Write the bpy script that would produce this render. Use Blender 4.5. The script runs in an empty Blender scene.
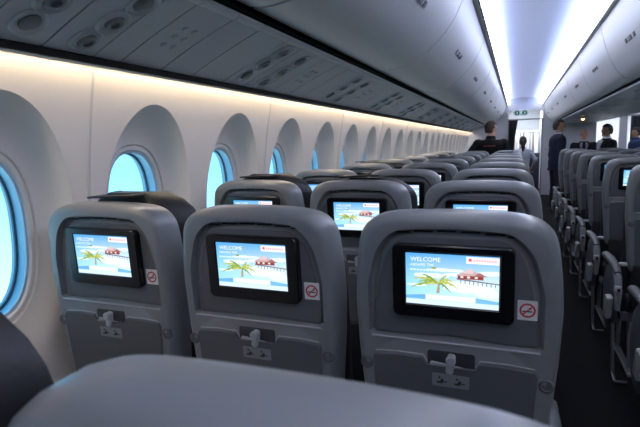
import bpy, bmesh, math, random
from mathutils import Vector, Matrix
random.seed(4)
S = bpy.context.scene
COL = S.collection
pi = math.pi

# ---------------------------------------------------------------- camera
F_PX, YAW, PITCH, ROLL, CZ = 500.0, .376, .1354, -.025, 1.35
fw = Vector((-math.sin(YAW)*math.cos(PITCH), math.cos(YAW)*math.cos(PITCH), -math.sin(PITCH)))
rt = Vector((math.cos(YAW), math.sin(YAW), 0)); up = rt.cross(fw)
r2 = rt*math.cos(ROLL)+up*math.sin(ROLL); u2 = -rt*math.sin(ROLL)+up*math.cos(ROLL)
cam = bpy.data.cameras.new('camera'); co = bpy.data.objects.new('camera', cam); COL.objects.link(co)
M = Matrix((r2, u2, -fw)).transposed().to_4x4(); M.translation = (0, 0, CZ); co.matrix_world = M
cam.sensor_width = 36; cam.lens = F_PX*36/640; cam.clip_start = .01
cam.dof.use_dof = True; cam.dof.focus_distance = 1.5; cam.dof.aperture_fstop = 9
S.camera = co
# ---------------------------------------------------------------- view, world, lights
S.view_settings.view_transform = 'Standard'; S.view_settings.look = 'None'
S.view_settings.exposure = 0.0; S.view_settings.gamma = 1.0
S.view_settings.use_curve_mapping = False
W = bpy.data.worlds.new('sky'); S.world = W; W.use_nodes = True
nt = W.node_tree; bg = nt.nodes['Background']
tc = nt.nodes.new('ShaderNodeTexCoord'); sx = nt.nodes.new('ShaderNodeSeparateXYZ')
rp = nt.nodes.new('ShaderNodeValToRGB')
nt.links.new(tc.outputs['Generated'], sx.inputs[0]); ma = nt.nodes.new('ShaderNodeMath'); ma.inputs[1].default_value = .5; nt.links.new(sx.outputs['Z'], ma.inputs[0]); nt.links.new(ma.outputs[0], rp.inputs[0])
nt.links.new(rp.outputs[0], bg.inputs['Color'])
e = rp.color_ramp.elements
e[0].position = .24; e[0].color = (.72, .88, .95, 1); e[1].position = .46; e[1].color = (.34, .66, .90, 1)
bg.inputs['Strength'].default_value = 2.7
K_WASH, K_STRIP, K_COVE = 22, 6.5, 32.0
YL = -1.4                                         # the aisle lighting is lit from this row forward        # LED brightness: blue ceiling wash, white bin strips, warm sidewall cove
Y0, Y1 = -1.6, 13.5                              # cabin section, aft and forward ends
XC = 1.29                                        # cabin centre line

def area(name, loc, rot, sx_, sy_, power, color):
    l = bpy.data.lights.new(name, 'AREA'); l.shape = 'RECTANGLE'; l.size = sx_; l.size_y = sy_
    l.energy = power; l.color = color
    o = bpy.data.objects.new(name, l); o.location = loc; o.rotation_euler = rot; COL.objects.link(o); return o
area('galley_lamp', (.2, 15.2, 2.25), (0, 0, 0), 1.2, 1.2, 70, (.9, .95, 1))
area('galley_lamp', (2.2, 15.2, 2.25), (0, 0, 0), 1.2, 1.2, 90, (.9, .95, 1))

# ---------------------------------------------------------------- materials
MATS = {}
def mat(name, col, rough=.5, spec=.5, metal=0, bump=0, bscale=200, var=0, emit=None, es=0, coat=0):
    if name in MATS: return MATS[name]
    m = bpy.data.materials.new(name); m.use_nodes = True; n = m.node_tree; b = n.nodes['Principled BSDF']
    b.inputs['Base Color'].default_value = (*col, 1); b.inputs['Roughness'].default_value = rough
    b.inputs['Specular IOR Level'].default_value = spec; b.inputs['Metallic'].default_value = metal
    if coat: b.inputs['Coat Weight'].default_value = coat
    if emit: b.inputs['Emission Color'].default_value = (*emit, 1); b.inputs['Emission Strength'].default_value = es
    t = n.nodes.new('ShaderNodeTexCoord'); nz = n.nodes.new('ShaderNodeTexNoise')
    nz.inputs['Scale'].default_value = bscale; n.links.new(t.outputs['Object'], nz.inputs['Vector'])
    if var:
        mx = n.nodes.new('ShaderNodeMix'); mx.data_type = 'RGBA'
        mx.inputs[6].default_value = (*[c*(1-var) for c in col], 1); mx.inputs[7].default_value = (*[min(1, c*(1+var)) for c in col], 1)
        n.links.new(nz.outputs['Fac'], mx.inputs[0]); n.links.new(mx.outputs[2], b.inputs['Base Color'])
    if bump:
        bp = n.nodes.new('ShaderNodeBump'); bp.inputs['Strength'].default_value = bump; bp.inputs['Distance'].default_value = .002
        n.links.new(nz.outputs['Fac'], bp.inputs['Height']); n.links.new(bp.outputs[0], b.inputs['Normal'])
    MATS[name] = m; return m
def emis(name, col, s):
    m = bpy.data.materials.new(name); m.use_nodes = True; n = m.node_tree; n.nodes.remove(n.nodes['Principled BSDF'])
    e_ = n.nodes.new('ShaderNodeEmission'); e_.inputs[0].default_value = (*col, 1); e_.inputs[1].default_value = s
    n.links.new(e_.outputs[0], n.nodes['Material Output'].inputs[0]); MATS[name] = m; return m
wallm = mat('sidewall_plastic', (.67, .61, .54), .5, .4, bump=.05, bscale=300, var=.02)
binm = mat('bin_plastic', (.60, .60, .60), .32, .5, bump=.03, bscale=30, var=.02)
psum = mat('service_panel_plastic', (.42, .44, .47), .34, .5, bump=.05, bscale=250, var=.03)
lipm = mat('lip_plastic', (.55, .56, .57), .4)
ceilm = mat('ceiling_panel', (.74, .75, .80), .6, .3, bump=.03, bscale=12, var=.02)
shellm = mat('seat_shell_plastic', (.178, .186, .198), .32, .5, bump=.06, bscale=500, var=.03)
insetm = mat('seat_inset_plastic', (.112, .120, .132), .5, .4, bump=.06, bscale=500, var=.03)
tablem = mat('tray_table_plastic', (.085, .092, .103), .5, .4, bump=.05, bscale=500, var=.03)
latchm = mat('latch_plastic', (.34, .35, .37), .3)
placm = mat('placard', (.20, .21, .225), .5)
darkm = mat('dark_gap', (.012, .012, .014), .7, .2)
leath = mat('black_leather', (.014, .014, .017), .5, .4, bump=.5, bscale=90, var=.2)
glossb = mat('monitor_bezel', (.006, .006, .008), .22, .5)
carpet = mat('carpet', (.006, .006, .008), .95, .1, bump=.6, bscale=260, var=.5)
metal = mat('seat_metal', (.35, .36, .38), .35, .5, metal=.8)
trimm = mat('armrest_trim', (.30, .31, .32), .4)
ringm = mat('window_ring', (.36, .47, .58), .4)
white = mat('white_sticker', (.75, .75, .74), .5)
red = mat('red_print', (.55, .03, .03), .5)
blk = mat('black_print', (.02, .02, .02), .6)
bulk = mat('bulkhead_laminate', (.50, .50, .53), .6, .3, bump=.04, bscale=60, var=.04)
bulkw = mat('galley_laminate', (.74, .76, .8), .5, .3, var=.02, bscale=20)
curt = mat('curtain_cloth', (.07, .075, .09), .9, .1, bump=.3, bscale=80, var=.2)
m_cove = emis('cove_led', (1, .83, .64), K_COVE)
m_strip = emis('bin_strip_led', (1, .97, .9), K_STRIP)
m_stripR = emis('bin_strip_led_cool', (.93, .96, 1), K_STRIP)
m_wash = emis('ceiling_wash_led', (.40, .52, 1), K_WASH)
# window glass: blue dimmable pane
gm = bpy.data.materials.new('tinted_glass'); gm.use_nodes = True; n = gm.node_tree; n.nodes.remove(n.nodes['Principled BSDF'])
tr = n.nodes.new('ShaderNodeBsdfTransparent'); tr.inputs[0].default_value = (.70, .91, .98, 1)
gl = n.nodes.new('ShaderNodeBsdfGlossy'); gl.inputs['Roughness'].default_value = .05
lw = n.nodes.new('ShaderNodeLayerWeight'); lw.inputs[0].default_value = .5; pw = n.nodes.new('ShaderNodeMath'); pw.operation = 'POWER'; pw.inputs[1].default_value = 5
n.links.new(lw.outputs['Facing'], pw.inputs[0]); fr = n.nodes.new('ShaderNodeMath'); fr.operation = 'MULTIPLY_ADD'; fr.inputs[1].default_value = .6; fr.inputs[2].default_value = .03; n.links.new(pw.outputs[0], fr.inputs[0]); mx = n.nodes.new('ShaderNodeMixShader')
n.links.new(fr.outputs[0], mx.inputs[0]); n.links.new(tr.outputs[0], mx.inputs[1]); n.links.new(gl.outputs[0], mx.inputs[2])
n.links.new(mx.outputs[0], n.nodes['Material Output'].inputs[0]); glassm = gm
# screen image: colours carried by the printed shapes of the picture
sm = bpy.data.materials.new('screen_picture'); sm.use_nodes = True; n = sm.node_tree; n.nodes.remove(n.nodes['Principled BSDF'])
at = n.nodes.new('ShaderNodeAttribute'); at.attribute_name = 'Col'; e_ = n.nodes.new('ShaderNodeEmission'); e_.inputs[1].default_value = 1.2
n.links.new(at.outputs['Color'], e_.inputs[0]); n.links.new(e_.outputs[0], n.nodes['Material Output'].inputs[0]); screenm = sm

# ---------------------------------------------------------------- helpers
def obj(name, bm, m, parent=None, smooth=True, kind=None, loc=None):
    me = bpy.data.meshes.new(name)
    bmesh.ops.recalc_face_normals(bm, faces=bm.faces[:])
    bm.to_mesh(me); bm.free()
    if smooth:
        me.polygons.foreach_set('use_smooth', [True]*len(me.polygons))
        try: me.set_sharp_from_angle(angle=math.radians(38))
        except Exception: pass
    if m: me.materials.append(m)
    o = bpy.data.objects.new(name, me); COL.objects.link(o)
    if parent: o.parent = parent
    if kind: o['kind'] = kind
    if loc: o.location = loc
    return o
def struct(name, bm, m, smooth=True): return obj(name, bm, m, None, smooth, 'structure')
def empty(name, label, cat, loc=(0, 0, 0), rz=0, group=None):
    o = bpy.data.objects.new(name, None); COL.objects.link(o); o.location = loc; o.rotation_euler = (0, 0, rz)
    o.empty_display_size = .05; tag(o, label, cat, group); return o
def tag(o, label, cat, group=None):
    o['label'] = label; o['category'] = cat
    if group: o['group'] = group
    return o
def box(bm, x0, x1, y0, y1, z0, z1, bev=0, seg=2, rot=None, piv=None):
    r = bmesh.ops.create_cube(bm, size=1)
    vs = r['verts']
    for v in vs: v.co = Vector(((x0+x1)/2+v.co.x*(x1-x0), (y0+y1)/2+v.co.y*(y1-y0), (z0+z1)/2+v.co.z*(z1-z0)))
    if bev:
        es = list({e for v in vs for e in v.link_edges})
        r = bmesh.ops.bevel(bm, geom=es, offset=bev, segments=seg, profile=.5, affect='EDGES')
        vs = list({v for f in r['faces'] for v in f.verts} | {v for v in vs if v.is_valid})
    if rot:
        p = Vector(piv or ((x0+x1)/2, (y0+y1)/2, (z0+z1)/2))
        for v in vs: v.co = p+rot@(v.co-p)
    return vs
def loft(bm, rings, closed=True, cap=True):
    R = [[bm.verts.new(p) for p in r] for r in rings]
    for a, b in zip(R, R[1:]):
        n_ = len(a)
        for i in range(n_ if closed else n_-1):
            j = (i+1) % n_; bm.faces.new((a[i], a[j], b[j], b[i]))
    if cap and closed:
        bm.faces.new(R[0][::-1]); bm.faces.new(R[-1])
    return R
def tube(bm, pts, rad, n_=10, ell=1.0):
    pts = [Vector(p) for p in pts]
    if not hasattr(rad, '__len__'): rad = [rad]*len(pts)
    rings = []
    prev = None
    for i, p in enumerate(pts):
        d = (pts[min(i+1, len(pts)-1)]-pts[max(i-1, 0)]).normalized()
        a = prev if prev is not None else (Vector((1, 0, 0)) if abs(d.x) < .8 else Vector((0, 1, 0)))
        u = (a-d*a.dot(d)).normalized(); v = d.cross(u); prev = u
        rings.append([p+(u*math.cos(2*pi*k/n_)+v*math.sin(2*pi*k/n_)*ell)*rad[i] for k in range(n_)])
    loft(bm, rings)
def ball(bm, c, r, sub=2):
    R = bmesh.ops.create_icosphere(bm, subdivisions=sub, radius=1)
    r = r if hasattr(r, '__len__') else (r, r, r)
    for v in R['verts']: v.co = Vector((c[0]+v.co.x*r[0], c[1]+v.co.y*r[1], c[2]+v.co.z*r[2]))
    return R['verts']
def disc_ring(bm, c, ax, prof, n_=28, sx_=1, sy_=1):
    """lathe: prof = [(radius, offset along axis)]"""
    ax = Vector(ax).normalized(); a = Vector((0, 1, 0)) if abs(ax.y) < .8 else Vector((1, 0, 0))
    u = (a-ax*a.dot(ax)).normalized(); v = ax.cross(u); c = Vector(c)
    rings = [[c+ax*h+(u*math.cos(2*pi*k/n_)*sx_+v*math.sin(2*pi*k/n_)*sy_)*r for k in range(n_)] for r, h in prof]
    loft(bm, rings)
def extrude_y(bm, prof, y0, y1, seg=1, closed=False):
    rings = [[Vector((x, y0+(y1-y0)*k/seg, z)) for x, z in prof] for k in range(seg+1)]
    loft(bm, rings, closed=closed, cap=closed)
def thick_profile(prof, t):
    """closed ribbon from an open profile, offset by t to its left"""
    P = [Vector((a, b)) for a, b in prof]; Q = []
    for i, p in enumerate(P):
        d = (P[min(i+1, len(P)-1)]-P[max(i-1, 0)]).normalized(); Q.append(p+Vector((-d.y, d.x))*t)
    return [tuple(p) for p in P]+[tuple(q) for q in Q[::-1]]
def rrect(w, h, r, n_=6):
    pts = []
    for cx, cz, a0 in ((w/2-r, h/2-r, 0), (-w/2+r, h/2-r, pi/2), (-w/2+r, -h/2+r, pi), (w/2-r, -h/2+r, 3*pi/2)):
        for k in range(n_+1):
            a = a0+pi/2*k/n_; pts.append((cx+r*math.cos(a), cz+r*math.sin(a)))
    return pts
def slab(bm, w, h, r, y_front, y_back, bev=.002, cx=0, cz=0, n_=6):
    """rounded rectangle plate in the xz plane; y_front is towards -Y"""
    A = rrect(w, h, r, n_); B = rrect(w-2*bev, h-2*bev, max(r-bev, .0005), n_)
    loft(bm, [[Vector((cx+x, y_back, cz+z)) for x, z in A], [Vector((cx+x, y_front+bev, cz+z)) for x, z in A],
              [Vector((cx+x, y_front, cz+z)) for x, z in B]])

# ================================================================ THE SETTING
def mirx(p): return (2*XC-p[0], p[1])
bm = bmesh.new(); box(bm, -1.5, 4.08, Y0, 17, -.05, 0); struct('floor', bm, carpet, False)
# unseen outer shell, added to keep sky light out above the sidewalls
hull = [(-1.13, 1.625), (-1.47, 1.66), (-1.5, 2.0), (-1.2, 2.5), (-.3, 2.75), (1.29, 2.8), (2.88, 2.75), (3.78, 2.5), (4.08, 2.0), (4.05, 1.66), (3.71, 1.625)]
bm = bmesh.new(); extrude_y(bm, thick_profile(hull, .03), Y0, 17, closed=True); struct('ceiling_light_stop', bm, darkm, False)
bm = bmesh.new(); box(bm, -1.5, 4.08, Y0-.05, Y0, 0, 2.8); struct('wall_light_stop', bm, bulk, False)  # unseen end wall added behind the camera to shut out sky light

# ---- sidewall with window bays
ZC = 1.125; PITCH_W = .565
def wallx(z):
    if z > 1.1: return -1.208+.068*((z-1.1)/.5)**1.6
    return -1.208-.05*math.sin(pi*min(1, (1.1-z)/1.0))
def sup(a, b, n_, th):
    c, s = math.cos(th), math.sin(th)
    r = (abs(c/a)**n_+abs(s/b)**n_)**(-1/n_); return r*c, r*s
ZT = 1.592
def bay(bm, yc, flip):
    f = (lambda v: (2*XC-v[0], v[1], v[2])) if flip else (lambda v: v)
    per = []; hw = PITCH_W/2
    for k in range(10): per.append((hw, -ZC+.001+(ZT)*k/10))
    for k in range(10): per.append((hw-PITCH_W*k/10, ZT-ZC))
    for k in range(10): per.append((-hw, ZT-ZC-ZT*k/10))
    for k in range(10): per.append((-hw+PITCH_W*k/10, -ZC+.001))
    th = [math.atan2(b, a) for a, b in per]
    # refine angles
    per2 = []
    for i in range(len(per)):
        a, b = per[i], per[(i+1) % len(per)]
        per2 += [a, ((a[0]+b[0])/2, (a[1]+b[1])/2)]
    rings = [[] for _ in range(24)]
    for (a, b) in per2:
        t = math.atan2(b, a); up_ = max(0, min(1, (math.sin(t)+.55)/.9))
        ax, az = sup(.228, .378 if b > 0 else .40, 2.0 if b > 0 else 2.2, t)
        rx, rz = sup(.150, .245, 2.5, t); ox, oz = sup(.130, .222, 2.6, t)
        k = 0
        for q in range(6):
            s_ = q/5; y = a+(ax-a)*s_; z = b+(az-b)*s_
            rings[k].append(f((wallx(ZC+z), yc+y, ZC+z))); k += 1
        for q in range(1, 9):
            s_ = q/8; y = ax+(rx-ax)*s_; z = az+(rz-az)*s_
            s1 = math.sin(s_*pi/2); s2 = s_*s_*(3-2*s_)
            d = s1*up_+s2*(1-up_)
            x = wallx(ZC+z)*(1-d)+(-1.272)*d
            rings[k].append(f((x, yc+y, ZC+z))); k += 1
        for q, (dx, t_) in enumerate(((-1.275, .05), (-1.280, .12), (-1.276, .3), (-1.277, .8), (-1.283, 1), (-1.30, 1.02))):
            rings[k].append(f((dx, yc+rx+(ox-rx)*t_, ZC+rz+(oz-rz)*t_))); k += 1
    rings = [r for r in rings if r]
    loft(bm, rings, closed=True, cap=False)
for flip, nm in ((False, 'wall_left'), (True, 'wall_right')):
    bm = bmesh.new()
    for i in range(-4, 23): bay(bm, .865+PITCH_W*i, flip)
    bmesh.ops.remove_doubles(bm, verts=bm.verts[:], dist=.0005)
    struct(nm, bm, wallm)
    bm = bmesh.new()     # seam strips every second bay
    for i in range(-4, 22, 2):
        y = .865+PITCH_W*(i+.5)-PITCH_W+PITCH_W
        L = [(wallx(z)+.0015, z) for z in [.02+1.565*k/12 for k in range(13)]]
        if flip: L = [mirx(p) for p in L]
        pr = thick_profile(L, .003 if not flip else -.003)
        extrude_y(bm, pr, y-.004, y+.004, closed=True)
    struct('trim_1' if not flip else 'trim_2', bm, mat('seam', (.5, .475, .45), .7))
def window(i, flip, num):
    yc = .865+PITCH_W*i; s = -1 if flip else 1
    f = (lambda x: 2*XC-x) if flip else (lambda x: x)
    N = 48
    def o(a, b, n_): return [sup(a, b, n_, 2*pi*k/N) for k in range(N)]
    bm = bmesh.new()
    R = []
    for x, a, b in ((-1.284, .131, .223), (-1.286, .124, .214), (-1.296, .124, .214), (-1.298, .127, .217), (-1.352, .129, .219)):
        R.append([Vector((f(x), yc+p[0], ZC+p[1])) for p in o(a, b, 2.6)])
    for x, a, b in ((-1.352, .15, .24), (-1.284, .15, .24)):
        R.append([Vector((f(x), yc+p[0], ZC+p[1])) for p in o(a, b, 2.6)])
    loft(bm, R+[R[0]], cap=False)
    w = struct('window_%d' % num, bm, ringm)
    bm = bmesh.new()
    loft(bm, [[Vector((f(-1.291), yc+p[0], ZC+p[1])) for p in o(.125, .215, 2.6)], [Vector((f(-1.294), yc+p[0], ZC+p[1])) for p in o(.125, .215, 2.6)]])
    obj('window_pane', bm, glassm, w)
    # gasket, a thin darker line round the pane
    bm = bmesh.new()
    R = [[Vector((f(x), yc+p[0], ZC+p[1])) for p in o(a, b, 2.6)] for x, a, b in ((-1.325, .130, .22), (-1.325, .121, .211), (-1.331, .121, .211), (-1.331, .130, .22))]
    loft(bm, R+[R[0]], cap=False); obj('gasket', bm, mat('gasket', (.10, .13, .17), .6), w)
num = 1
for flip in (False, True):
    for i in range(-4, 23):
        window(i, flip, num); num += 1

# ---- ceiling panels over both aisles, with LED ledges
def ceiling(flip, nm):
    f = mirx if flip else (lambda p: p)
    pr = []
    for k in range(15):
        t = k/14; x = -.36+t*1.02; pr.append((x, 2.27+.10*math.sin(pi*min(1, max(0, t)))**.8))
    bm = bmesh.new(); P = thick_profile([f(p) for p in pr], .012 if not flip else -.012); extrude_y(bm, P, Y0, Y1+.0, closed=True)
    struct(nm, bm, ceilm)
ceiling(False, 'ceiling_left'); ceiling(True, 'ceiling_right')
for k in range(12):      # cross seams of the ceiling panels are shallow cover strips
    pass
def leds(flip):
    f = mirx if flip else (lambda p: p)
    tg = 'right' if flip else 'left'
    def ribbon(nm, pts, m, t=.004):
        lit = m in (m_strip, m_stripR, m_wash)
        bm = bmesh.new(); extrude_y(bm, thick_profile([f(p) for p in pts], t if not flip else -t), YL if lit else Y0+.02, Y1-.02, closed=True)
        o = obj(nm, bm, m, None, False, 'structure'); return o
    ribbon('trim_3', [(-.232, 2.200), (-.218, 2.206), (-.186, 2.240)], m_strip)
    ribbon('trim_4', [(.530, 2.202), (.51, 2.208), (.43, 2.258)], m_stripR)
    ribbon('trim_5', [(-.200, 2.255), (-.24, 2.258)], m_wash)
    ribbon('trim_6', [(.435, 2.275), (.50, 2.275)], m_wash)
    ribbon('trim_7', [(-.29, 2.205), (-.268, 2.196), (-.240, 2.194), (-.236, 2.198), (-.236, 2.206), (-.34, 2.27)], lipm)
    ribbon('trim_8', [(.575, 2.205), (.562, 2.196), (.540, 2.194), (.534, 2.198), (.534, 2.206), (.64, 2.27)], lipm)
    ribbon('trim_9', [(-1.130, 1.610), (-1.108, 1.610)], m_cove, -.004)
    ribbon('trim_10', [(-1.092, 1.585), (-1.080, 1.585), (-1.075, 1.60), (-1.092, 1.61)], darkm)
leds(False); leds(True)
for side, x0 in (('l', -.262), ('r', None)):  # dark slots in the left strip
    if x0 is None: continue
    y = .6; k = 0
    bm = bmesh.new()
    while y < 11:
        box(bm, -.243, -.236, y, y+.30, 2.190, 2.200); y += .36
    struct('trim_11', bm, darkm, False)

# ---------------------------------------------------------------- overhead bins (one thing per locker)
ORD = ['nearest', 'second', 'third', 'fourth', 'fifth', 'sixth', 'seventh', 'eighth', 'ninth', 'tenth', 'eleventh', 'twelfth', 'thirteenth', 'fourteenth', 'fifteenth', 'sixteenth']
def bez(P, n_=14):
    out = []
    for k in range(n_+1):
        t = k/n_; a = [Vector(p) for p in P]
        while len(a) > 1: a = [a[i].lerp(a[i+1], t) for i in range(len(a)-1)]
        out.append(tuple(a[0]))
    return out
doorL = bez([(-.772, 1.775), (-.66, 1.755), (-.44, 1.80), (-.30, 2.02), (-.275, 2.19)])
doorC = bez([(.802, 1.775), (.74, 1.765), (.655, 1.84), (.59, 2.02), (.56, 2.19)])
def make_bin(door, back, name='overhead_bin'):
    root = empty(name, '', 'overhead bin')
    L = 1.49
    bm = bmesh.new(); sgn = 1 if door[0][0] < 0 else -1
    extrude_y(bm, thick_profile(door, .018*sgn), .006, L-.006, closed=True)
    bmesh.ops.bevel(bm, geom=[e for e in bm.edges if abs(e.verts[0].co.y-e.verts[1].co.y) < 1e-5 and len(e.link_faces) == 2 and abs(e.calc_face_angle(0)) > 1], offset=.003, segments=1, affect='EDGES')
    obj('door', bm, binm, root)
    # body behind the door
    ins = [(x-.022*sgn, z+.008) for x, z in door]
    bm = bmesh.new(); extrude_y(bm, ins+back, .0, L, closed=True); obj('body', bm, darkm, root)
    # latch: recess cup and paddle on the upper third of the door
    i = 9; p = Vector(door[i]); q = Vector(door[i+1]); d = (q-p).normalized(); nrm = Vector((d.y, -d.x))*sgn
    bm = bmesh.new()
    for dy, w in ((.60, .045), (.69, .11), (.83, .045)):
        c = p+nrm*.001
        vs = box(bm, -.014, .014, dy, dy+w, -.004, .004, .002)
        rot = Matrix(((d.x, 0, nrm.x), (0, 1, 0), (d.y, 0, nrm.y)))
        for v in vs: v.co = rot@v.co+Vector((c.x, 0, c.y))
    obj('latch', bm, mat('latch_dark', (.10, .10, .11), .4), root)
    return root
def copy_tree(o, parent=None):
    c = o.copy(); COL.objects.link(c); c.parent = parent
    for ch in o.children: copy_tree(ch, c)
    return c
pl = make_bin(doorL, [(-.33, 2.24), (-1.3, 2.24), (-1.3, 1.80), (-.80, 1.80)])
ylist = [-1.56+1.495*k for k in range(10)]
lab_bins = []
for k, y in enumerate(ylist):
    o = pl if k == 0 else copy_tree(pl)
    o.location = (0, y, 0); lab_bins.append(o)
    o['label'] = 'pale grey curved overhead bin over the window seats, %s from the camera' % ORD[k]
    o['group'] = 'overhead bins over the window seats'
pc = make_bin(doorC, [(.62, 2.24), (XC-.02, 2.24), (XC-.02, 1.80), (.83, 1.80)], 'overhead_bin')
for k, y in enumerate(ylist):
    o = pc if k == 0 else copy_tree(pc)
    o.location = (0, y, 0)
    o['label'] = 'pale grey overhead bin over the centre seats on the aisle side, %s from the camera' % ORD[k]
    o['group'] = 'overhead bins over the centre seats'
# far side of the centre bins and the far outboard bins close the cabin
bm = bmesh.new()
extrude_y(bm, [mirx(p) for p in doorC]+[(XC+.02, 2.24), (XC+.02, 1.80)], Y0, Y1-.02, closed=True); struct('ceiling_far_centre_lockers', bm, binm)
bm = bmesh.new(); extrude_y(bm, [mirx(p) for p in doorL]+[(3.9, 2.24), (3.9, 1.80)], Y0, Y1-.02, closed=True); struct('ceiling_far_side_lockers', bm, binm)

# ---------------------------------------------------------------- passenger service panels
psu_prof = bez([(-1.078, 1.604), (-.98, 1.655), (-.88, 1.70), (-.805, 1.728)], 8)
lip_prof = [(-.803, 1.728), (-.795, 1.729), (-.786, 1.733), (-.781, 1.740), (-.782, 1.748), (-.79, 1.752)]
def pt_on(prof, t):
    n_ = len(prof)-1; i = min(int(t*n_), n_-1); u = t*n_-i
    a, b = Vector(prof[i]), Vector(prof[i+1]); d = (b-a).normalized(); return a.lerp(b, u), d
def make_psu():
    root = empty('overhead_console', '', 'overhead console')
    Lg = .964
    cuts = [0, .20, .36, .52, .62, .80, .964]
    for a, b in zip(cuts, cuts[1:]):
        bm = bmesh.new(); extrude_y(bm, thick_profile(psu_prof, .008), a+.0025, b-.0025, closed=True); obj('panel', bm, psum, root)
        bm = bmesh.new(); extrude_y(bm, thick_profile(lip_prof, .006), a+.002, b-.002, closed=True); obj('edge_lip', bm, lipm, root)
    rows = ((.28, 0), (.44, 1))
    for y, off in rows:
        for k, t in enumerate((.22, .50, .80)):
            p, d = pt_on(psu_prof, t-(.05 if off else 0)); nrm = Vector((d.y, 0, -d.x)); c = Vector((p.x, y+(.05*t if off else 0), p.y))
            bm = bmesh.new()
            if k == 0 and off == 0 or (k == 2 and off):
                disc_ring(bm, c, nrm, [(.050, -.002), (.050, .003), (.046, .005), (.040, .001), (.030, -.001), (.004, -.002)], sx_=.85)
                r = obj('reading_light', bm, psum, root)
                bm = bmesh.new(); disc_ring(bm, c+nrm*.001, nrm, [(.028, -.002), (.028, .003), (.018, .005), (.003, .004)], sx_=.85); obj('lens', bm, mat('lens_grey', (.12, .13, .145), .25), r)
            else:
                disc_ring(bm, c, nrm, [(.052, -.002), (.052, .002), (.047, .006), (.042, .002), (.038, .002), (.034, .007), (.028, .002), (.003, .001)], sx_=.85)
                r = obj('air_vent', bm, psum, root)
                bm = bmesh.new(); disc_ring(bm, c+nrm*.001, nrm, [(.027, -.002), (.027, .003), (.022, .010), (.014, .011), (.012, .004), (.002, .004)], sx_=.9); obj('nozzle', bm, mat('nozzle', (.16, .17, .19), .3), r)
    bm = bmesh.new()
    for j in range(3):
        for i in range(2):
            p, d = pt_on(psu_prof, .35+.14*j); nrm = Vector((d.y, 0, -d.x))
            disc_ring(bm, Vector((p.x, .69+.045*i, p.y)), nrm, [(.011, -.001), (.011, .002), (.008, .004), (.001, .004)], 14)
            obj('call_button', bm, psum, root); bm = bmesh.new()
    bm.free()
    return root
pp = make_psu()
psu_n = 15
for k in range(psu_n):
    o = pp if k == 0 else copy_tree(pp)
    o.location = (0, -.4+.964*(k-1)+.0, 0)
    o['label'] = 'grey overhead console with air vents above the window seats, %s from the camera' % (ORD[k])
    o['group'] = 'overhead consoles over the window seats'
bm = bmesh.new(); box(bm, -1.13, -.80, Y0, Y1, 1.765, 1.775); box(bm, -1.090, -1.080, Y0, Y1, 1.606, 1.768); box(bm, -1.20, -1.08, Y0, Y1, 1.64, 1.65); struct('trim_light_baffle', bm, darkm, False)  # unseen dark baffles added to stop cove light leaking out under the bins
# centre service panels: flat soffit under the centre bins
def make_cpsu():
    root = empty('overhead_console', '', 'overhead console'); Lg = .964
    bm = bmesh.new(); pr = [(.806, 1.750), (.801, 1.742), (.804, 1.735), (.82, 1.731), (1.0, 1.722), (XC, 1.72), (XC+.29, 1.722), (XC+.47, 1.731), (XC+.487, 1.74)]
    extrude_y(bm, thick_profile(pr, .008), .0025, Lg-.0025, closed=True); obj('panel', bm, lipm, root)
    for y in (.28, .44):
        for x in (.92, 1.06, XC-.02, XC+.22, XC+.36):
            bm = bmesh.new(); disc_ring(bm, (x, y, 1.724 if .98 < x < 1.6 else 1.727), (0, 0, -1), [(.05, -.002), (.05, .003), (.045, .005), (.036, 0), (.03, .006), (.004, .006)]); obj('air_vent' if y < .4 else 'reading_light', bm, psum, root)
    return root
cp = make_cpsu()
for k in range(psu_n):
    o = cp if k == 0 else copy_tree(cp)
    o.location = (0, -1.4+.964*k, 0)
    o['label'] = 'pale grey overhead console with round vents above the centre seats, %s from the camera' % ORD[k]
    o['group'] = 'overhead consoles over the centre seats'
bm = bmesh.new(); box(bm, .83, 1.75, Y0, Y1, 1.765, 1.775)
struct('trim_13', bm, darkm, False)
bm = bmesh.new(); extrude_y(bm, thick_profile([mirx(p) for p in psu_prof], -.008), Y0, Y1, closed=True); struct('trim_14', bm, psum)

# ================================================================ SEATS
SW, ST = .205, 1.216
TILT = .07
def out_half(z):
    # half width of the shell at height z
    P = [(.60, .170), (.70, .180), (.80, .190), (.92, .201), (1.02, .2055), (1.09, .2015), (1.15, .194), (1.22, .182)]
    for (a, b), (c, d) in zip(P, P[1:]):
        if z <= c: return b+(d-b)*max(0, (z-a))/(c-a)
    return P[-1][1]
def inside_shell(x, z, zc=1.06):
    if z < .60 or z > ST-.30*x*x: return False
    h = out_half(z)
    if abs(x) > h: return False
    # rounded top corners
    r = .070; zc_ = ST-.30*.1*.1-r-.004; hx = out_half(zc_)-r*.98
    if z > zc_ and abs(x) > hx:
        return math.hypot(abs(x)-hx, z-zc_) < r
    rb = .03
    if z < .60+rb and abs(x) > h-rb: return math.hypot(abs(x)-(h-rb), z-.60-rb) < rb
    return True
NR = 120; ZS = 1.03
def ang(k): return 2*pi*k/NR
def ray_out(fn, th):
    lo, hi = 0, .7
    for _ in range(26):
        m_ = (lo+hi)/2
        if fn(m_*math.cos(th), ZS+m_*math.sin(th)): lo = m_
        else: hi = m_
    return lo
OUT = [ray_out(inside_shell, ang(k)) for k in range(NR)]
REC_Z = .948
def inside_rec(x, z):
    if z < REC_Z: return False
    zt = 1.183-.45*x*x; hw = .170 if z < 1.06 else .170-.03*((z-1.06)/.12)
    if z > zt or abs(x) > hw: return False
    r = .06; zc_ = zt-r+.006; hx = hw-r
    if z > zc_ and abs(x) > hx: return math.hypot(abs(x)-hx, z-zc_) < r
    return True
REC = [ray_out(inside_rec, ang(k)) for k in range(NR)]
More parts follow.
